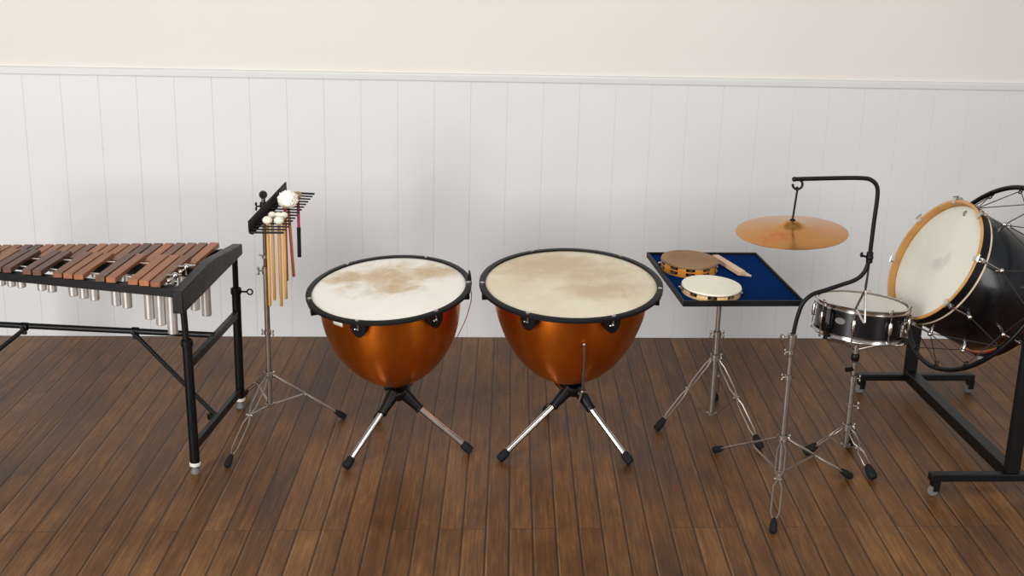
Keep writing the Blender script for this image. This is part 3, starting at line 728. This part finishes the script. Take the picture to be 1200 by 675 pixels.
# ------------------------------------------------------------------ snare drum and stand
SC = V((1.607, 4.368, .633)); sn_n = V((.06, .058, .996)).normalized()
ex = (V((1, 0, 0))-sn_n*sn_n.x).normalized(); ey = sn_n.cross(ex)
SF = Matrix((ex, ey, sn_n)).transposed().to_4x4(); SF.translation = SC
sd_ = thing('snare_drum', 'black snare drum with chrome rims, tilted on its stand', 'drum', SF @ V((0, 0, -.125)))
R = .1635; H = .125
m = MB(); m.lathe([(R-.006, -.008), (R, -.008), (R, -H+.008), (R-.006, -H+.008)], 72, SF, closed=True); sh = m.build('shell', M['snareblack'], sd_)
m = MB(); m.lathe([(0, -.006), (R-.004, -.006), (R+.001, -.010)], 72, SF); m.build('batter_head', M['snarehead'], sd_)
m = MB(); m.lathe([(0, -H+.006), (R-.004, -H+.006), (R+.001, -H+.010)], 72, SF); m.build('snare_side_head', M['snarehead'], sd_)
for zt, sg in ((0, 1), (-H, -1)):
    m = MB(); m.lathe([(R+.0015, zt-sg*.016), (R+.0015, zt-sg*.002), (R+.0005, zt), (R+.004, zt+sg*.001), (R+.0065, zt-sg*.002), (R+.0045, zt-sg*.006), (R+.0045, zt-sg*.014), (R+.010, zt-sg*.015), (R+.010, zt-sg*.018)], 72, SF, closed=True); m.build('rim', M['chrome'], sd_)
for a in [math.radians(x) for x in (-117, -72, -27, 18, 63, 108, 153, 198)]:
    W = SF @ Matrix.Rotation(a, 4, 'Z')
    m = MB(); m.lathe([(0, -.024), (.006, -.022), (.0085, -.012), (.0085, .012), (.006, .022), (0, .024)], 14, W @ Matrix.Translation((R+.009, 0, -H/2))); m.box((R+.002, 0, -H/2), (.010, .010, .034), W)
    lg = m.build('lug', M['chrome'], sd_)
    for s, za, zb in ((1, -.038, .002), (-1, -H+.038, -H-.002)):
        m = MB(); m.cyl(W @ V((R+.009, 0, za)), W @ V((R+.009, 0, zb)), .0026, 8); m.cyl(W @ V((R+.009, 0, zb)), W @ V((R+.009, 0, zb+s*.006)), .0045, 8); m.build('tension_rod', M['chrome'], lg)
W = SF @ Matrix.Rotation(math.radians(-150), 4, 'Z'); m = MB(); m.box((R+.006, 0, -.058), (.010, .034, .058), W); m.box((R+.016, -.004, -.085), (.018, .024, .032), W); m.cyl(W @ V((R+.018, .018, -.085)), W @ V((R+.018, -.022, -.085)), .006, 12); so = m.build('strainer', M['black'], sd_, bevel=.002)
m = MB(); m.box((R+.019, .004, -.045), (.006, .014, .06), W); m.ball(W @ V((R+.021, .004, -.014)), .008, 10); m.build('strainer_lever', M['grey'], so)
W = SF @ Matrix.Rotation(math.radians(-135), 4, 'Z'); m = MB(); L_ = W @ Matrix(((0, 0, 1, 0), (1, 0, 0, 0), (0, 1, 0, 0), (0, 0, 0, 1)))
m.prism([(.020*math.cos(q), -.055+.012*math.sin(q)) for q in [2*PI*k/20 for k in range(20)]], R-.002, R+.0018, L_); m.build('badge', M['grey'], sd_)
W = SF @ Matrix.Rotation(math.radians(-46), 4, 'Z'); m = MB(); m.box((R+.006, 0, -.075), (.010, .022, .050), W); m.box((R+.010, 0, -.048), (.016, .030, .010), W); m.build('butt_plate', M['chrome'], sd_, bevel=.002)
SP = V((1.592, 4.344, 0))
ss = thing('snare_stand', 'low metal tripod stand with basket arms under snare drum', 'stand', SP)
m = MB(); m.cyl((SP.x, SP.y, .06), (SP.x, SP.y, .34), .0110, 16); m.build('pole', M['nickel'], ss)
m = MB(); m.cyl((SP.x, SP.y, .32), (SP.x, SP.y, .47), .0082, 14); m.build('upper_pole', M['nickel'], ss)
clamp(ss, (SP.x, SP.y, .336), .016, .024, [(1, -.3, 0)], .9); clamp(ss, (SP.x, SP.y, .224), .0145, .016, [(1, -.2, 0)], 1.1); clamp(ss, (SP.x, SP.y, .395), .013, .012, name='memory_lock')
m = MB(); m.lathe([(0, .405), (.013, .405), (.016, .415), (.016, .43), (.010, .438), (0, .438)], 16, Matrix.Translation((SP.x, SP.y, 0))); m.build('tilt_joint', M['black'], ss)
m = MB(); m.cyl((SP.x-.006, SP.y, .372), (SP.x-.032, SP.y-.01, .372), .009, 12); m.build('tilt_knob', M['black'], ss)
for a in (-150, -35, 85):
    a = math.radians(a); tip = SF @ V((math.cos(a)*(R+.014), math.sin(a)*(R+.014), -H-.003)); mid = SF @ V((math.cos(a)*.075, math.sin(a)*.075, -H-.030)); h0 = V((SP.x, SP.y, .448))
    m = MB(); m.tube(rounded([h0, mid, SF @ V((math.cos(a)*(R+.006), math.sin(a)*(R+.006), -H-.010)), tip+sn_n*.012], .02, 5), .0055, 10); ar = m.build('basket_arm', M['nickel'], ss)
    m = MB(); m.ball(tip+sn_n*.012, .009, 12); m.cyl(tip+sn_n*-.004, tip+sn_n*.014, .008, 12); m.build('arm_tip', M['rubber'], ar)
m = MB(); m.cyl((SP.x, SP.y, .43), (SP.x, SP.y, .462), .012, 14); m.build('basket_hub', M['nickel'], ss)
tripod(ss, SP, .138, .064, [(1.642, 4.164), (1.655, 4.472), (1.457, 4.392)], .011, gap=.0125, fr=.018, fl=.050)

# ------------------------------------------------------------------ bass drum in its swivelling ring stand
BN = V((-.885, -.12, .45)).normalized(); BC = V((1.889, 4.451, .772))
BF = frame(BN, BC)
RC = V((2.10, 4.505, .685)); RF = frame(BN, RC)
bd = thing('bass_drum', 'large black bass drum with white head tilted upwards and tan wooden hoop', 'drum', BC-BN*.185)
R = .247; DL = .37
m = MB(); m.lathe([(R-.014, -.030), (R-.009, -.038), (R-.009, -DL+.038), (R-.014, -DL+.030)], 96, BF); m.build('shell', M['gloss'], bd)
for z0, s in ((0, 1), (-DL, -1)):
    m = MB(); m.lathe([(0, z0-s*.027), (R-.016, z0-s*.027), (R-.011, z0-s*.032)], 96); hdm = m.build('head', M['mylar'], bd, world=False); hdm.matrix_local = RM[bd.name].inverted() @ BF
    m = MB(); m.lathe([(R-.011, z0-s*.044), (R-.011, z0), (R-.001, z0), (R, z0-s*.002), (R, z0-s*.0045), (R-.001, z0-s*.0045), (R-.001, z0-s*.044)], 96, BF, closed=True); hp = m.build('hoop', M['hoopwood'], bd)
    m = MB(); m.lathe([(R-.0005, z0-s*.005), (R+.0006, z0-s*.006), (R+.0006, z0-s*.038), (R-.0005, z0-s*.039)], 96, BF, closed=True); m.build('hoop_outer_band', M['black'], hp)
    m = MB(); m.lathe([(R-.004, z0-s*.0385), (R+.0010, z0-s*.039), (R+.0010, z0-s*.046), (R-.004, z0-s*.047)], 96, BF, closed=True); m.build('hoop_edge_line', M['cream' if s > 0 else 'redband'], hp)
for k in range(8):
    a = math.radians(17+45*k); W = BF @ Matrix.Rotation(a, 4, 'Z')
    for z0, s in ((0, 1), (-DL, -1)):
        m = MB()   # claw hooked over the hoop with a T-rod running to a lug on the shell
        m.box((R-.006, 0, z0+s*.003), (.020, .018, .006), W); m.box((R+.004, 0, z0-s*.010), (.006, .018, .030), W); m.box((R+.010, 0, z0-s*.018), (.012, .014, .012), W)
        m.cyl(W @ V((R+.011, 0, z0+s*.004)), W @ V((R+.011, 0, z0-s*.105)), .0035, 10); m.cyl(W @ V((R+.011, -.014, z0+s*.004)), W @ V((R+.011, .014, z0+s*.004)), .0035, 8)
        cl = m.build('claw_rod', M['chrome'], bd)
        m = MB(); m.cyl(W @ V((R-.010, 0, z0-s*.104)), W @ V((R+.014, 0, z0-s*.104)), .008, 12); m.ball(W @ V((R+.014, 0, z0-s*.104)), .010, 12); m.build('lug', M['chrome'], cl)
m = MB(); m.lathe([(0, -.0245), (.010, -.025), (.012, -.0268), (.012, -.0272)], 20, BF @ Matrix.Translation((-.014, .205, 0))); m.build('vent_badge', M['grey'], bd)

st_ = thing('bass_drum_stand', 'black steel floor stand on castors with round ring cradling bass drum', 'stand', (2.10, 4.53, 0))
RR = .381
m = MB(); m.tube([RF @ V((RR*math.cos(q), RR*math.sin(q), 0)) for q in [2*PI*k/96 for k in range(96)]], .0095, 12, closed=True); ring = m.build('ring', M['steelblack'], st_)
for k in range(14):
    a = math.radians(124.2-25.714*k); W = RF @ Matrix.Rotation(a, 4, 'Z'); c0 = W @ V((RR-.013, 0, 0))
    m = MB(); m.tube([W @ V((RR-.016+.0085*math.cos(q), .0085*math.sin(q), 0)) for q in [2*PI*i/14 for i in range(14)]], .0026, 6, closed=True); m.box((RR-.003, 0, 0), (.010, .014, .022), W); ey_ = m.build('cord_eye', M['steelblack'], ring)
    ang_ = math.degrees(a); best = sorted(range(8), key=lambda j: abs((17+45*j-ang_+180) % 360-180))[:2]
    for j, z in ((best[0], -.104), (best[1], -DL+.104 if k % 2 else -.104)):
        L_ = BF @ Matrix.Rotation(math.radians(17+45*j), 4, 'Z') @ V((R+.012, 0, z))
        m = MB(); m.tube([c0, c0.lerp(L_, .5), L_], .0019, 6); m.build('elastic_cord', M['darkcord'], ring)
FP, BP = V((2.100, 4.035, 0)), V((2.103, 5.050, 0))
for P_, s in ((FP, -1), (BP, 1)):
    m = MB(); m.box((P_.x, P_.y, .40), (.050, .030, .62), None); po = m.build('post', M['steelblack'], st_, bevel=.002)
    ax = RF @ V((-s*RR, 0, 0)); ax = RC+V((.0, 1, 0))*0+(RF.to_3x3() @ V((1, 0, 0)))*(-s)*1*RR
    m = MB(); piv = V((P_.x, P_.y, .69)); m.cyl(piv-V((0, s*-.03, 0)), ax, .008, 12); m.cyl(piv+V((0, s*.012, 0)), piv+V((0, s*.030, 0)), .022, 18); m.cyl(piv-V((0, s*.012, 0)), piv-V((0, s*.024, 0)), .016, 18); m.build('pivot', M['steelblack'], po)
    m = MB(); x0, x1 = (1.800, 2.40) if s < 0 else (1.868, 2.392); m.box(((x0+x1)/2, P_.y, .075), (x1-x0, .036, .028)); ba = m.build('base_bar', M['steelblack'], st_, bevel=.003)
    for xx in (x0+.018, x1-.018):
        m = MB(); m.lathe([(0, -.008), (.016, -.008), (.019, -.005), (.019, .005), (.016, .008), (0, .008)], 22, frame((.3, 1, 0), (xx, P_.y, .019))); wh = m.build('castor_wheel', M['wheel'], ba)
        m = MB(); m.box((xx+.006, P_.y, .050), (.030, .026, .020)); m.box((xx+.008, P_.y-.013, .036), (.022, .003, .03)); m.box((xx+.008, P_.y+.013, .036), (.022, .003, .03)); m.build('castor_fork', M['steelblack'], ba)
m = MB(); m.box(((FP.x+BP.x)/2, (FP.y+BP.y)/2, .084), (.050, BP.y-FP.y-.03, .046)); m.build('connecting_bar', M['steelblack'], st_, bevel=.003)

# ------------------------------------------------------------------ camera
yaw, pitch, roll = .0686, .2899, .0255
sy, cyw = math.sin(yaw), math.cos(yaw)
fw = V((sy*math.cos(pitch), cyw*math.cos(pitch), -math.sin(pitch))); r0 = V((cyw, -sy, 0)); u0 = r0.cross(fw)
rr_ = r0*math.cos(roll)+u0*math.sin(roll); uu = -r0*math.sin(roll)+u0*math.cos(roll)
cam = bpy.data.cameras.new('camera'); cam.sensor_width = 36; cam.lens = 1472.6/1200*36; cam.clip_end = 50
co = bpy.data.objects.new('camera', cam); COL.objects.link(co)
mw = Matrix((rr_, uu, -fw)).transposed().to_4x4(); mw.translation = V((0, 0, 1.98)); co.matrix_world = mw
S.camera = co

# ------------------------------------------------------------------ light
W = bpy.data.worlds.new('world'); S.world = W; W.use_nodes = True
bg = W.node_tree.nodes['Background']; bg.inputs[0].default_value = (.93, .96, 1., 1); bg.inputs[1].default_value = .40
def area(name, loc, target, sx, sy_, power, col=(1, 1, 1)):
    l = bpy.data.lights.new(name, 'AREA'); l.shape = 'RECTANGLE'; l.size = sx; l.size_y = sy_; l.energy = power; l.color = col
    o = bpy.data.objects.new(name, l); COL.objects.link(o); o.location = loc
    o.rotation_euler = (V(target)-V(loc)).to_track_quat('-Z', 'Y').to_euler(); return o
area('window_light', (-3.6, -1.0, 1.75), (.4, 5.2, .9), 1.5, 2.9, 330, (1, .99, .975))
area('window_light', (3.9, .2, 1.75), (.3, 5.0, .9), 1.2, 2.9, 58, (1, .985, .96))
area('ceiling_light', (.0, 1.6, 3.9), (.2, 5.2, .7), 3.0, 2.0, 75, (1, .97, .92))
S.view_settings.view_transform = 'Standard'; S.view_settings.look = 'None'; S.view_settings.gamma = 1; S.view_settings.exposure = 0
S.view_settings.use_curve_mapping = False
S.cycles.use_denoising = True
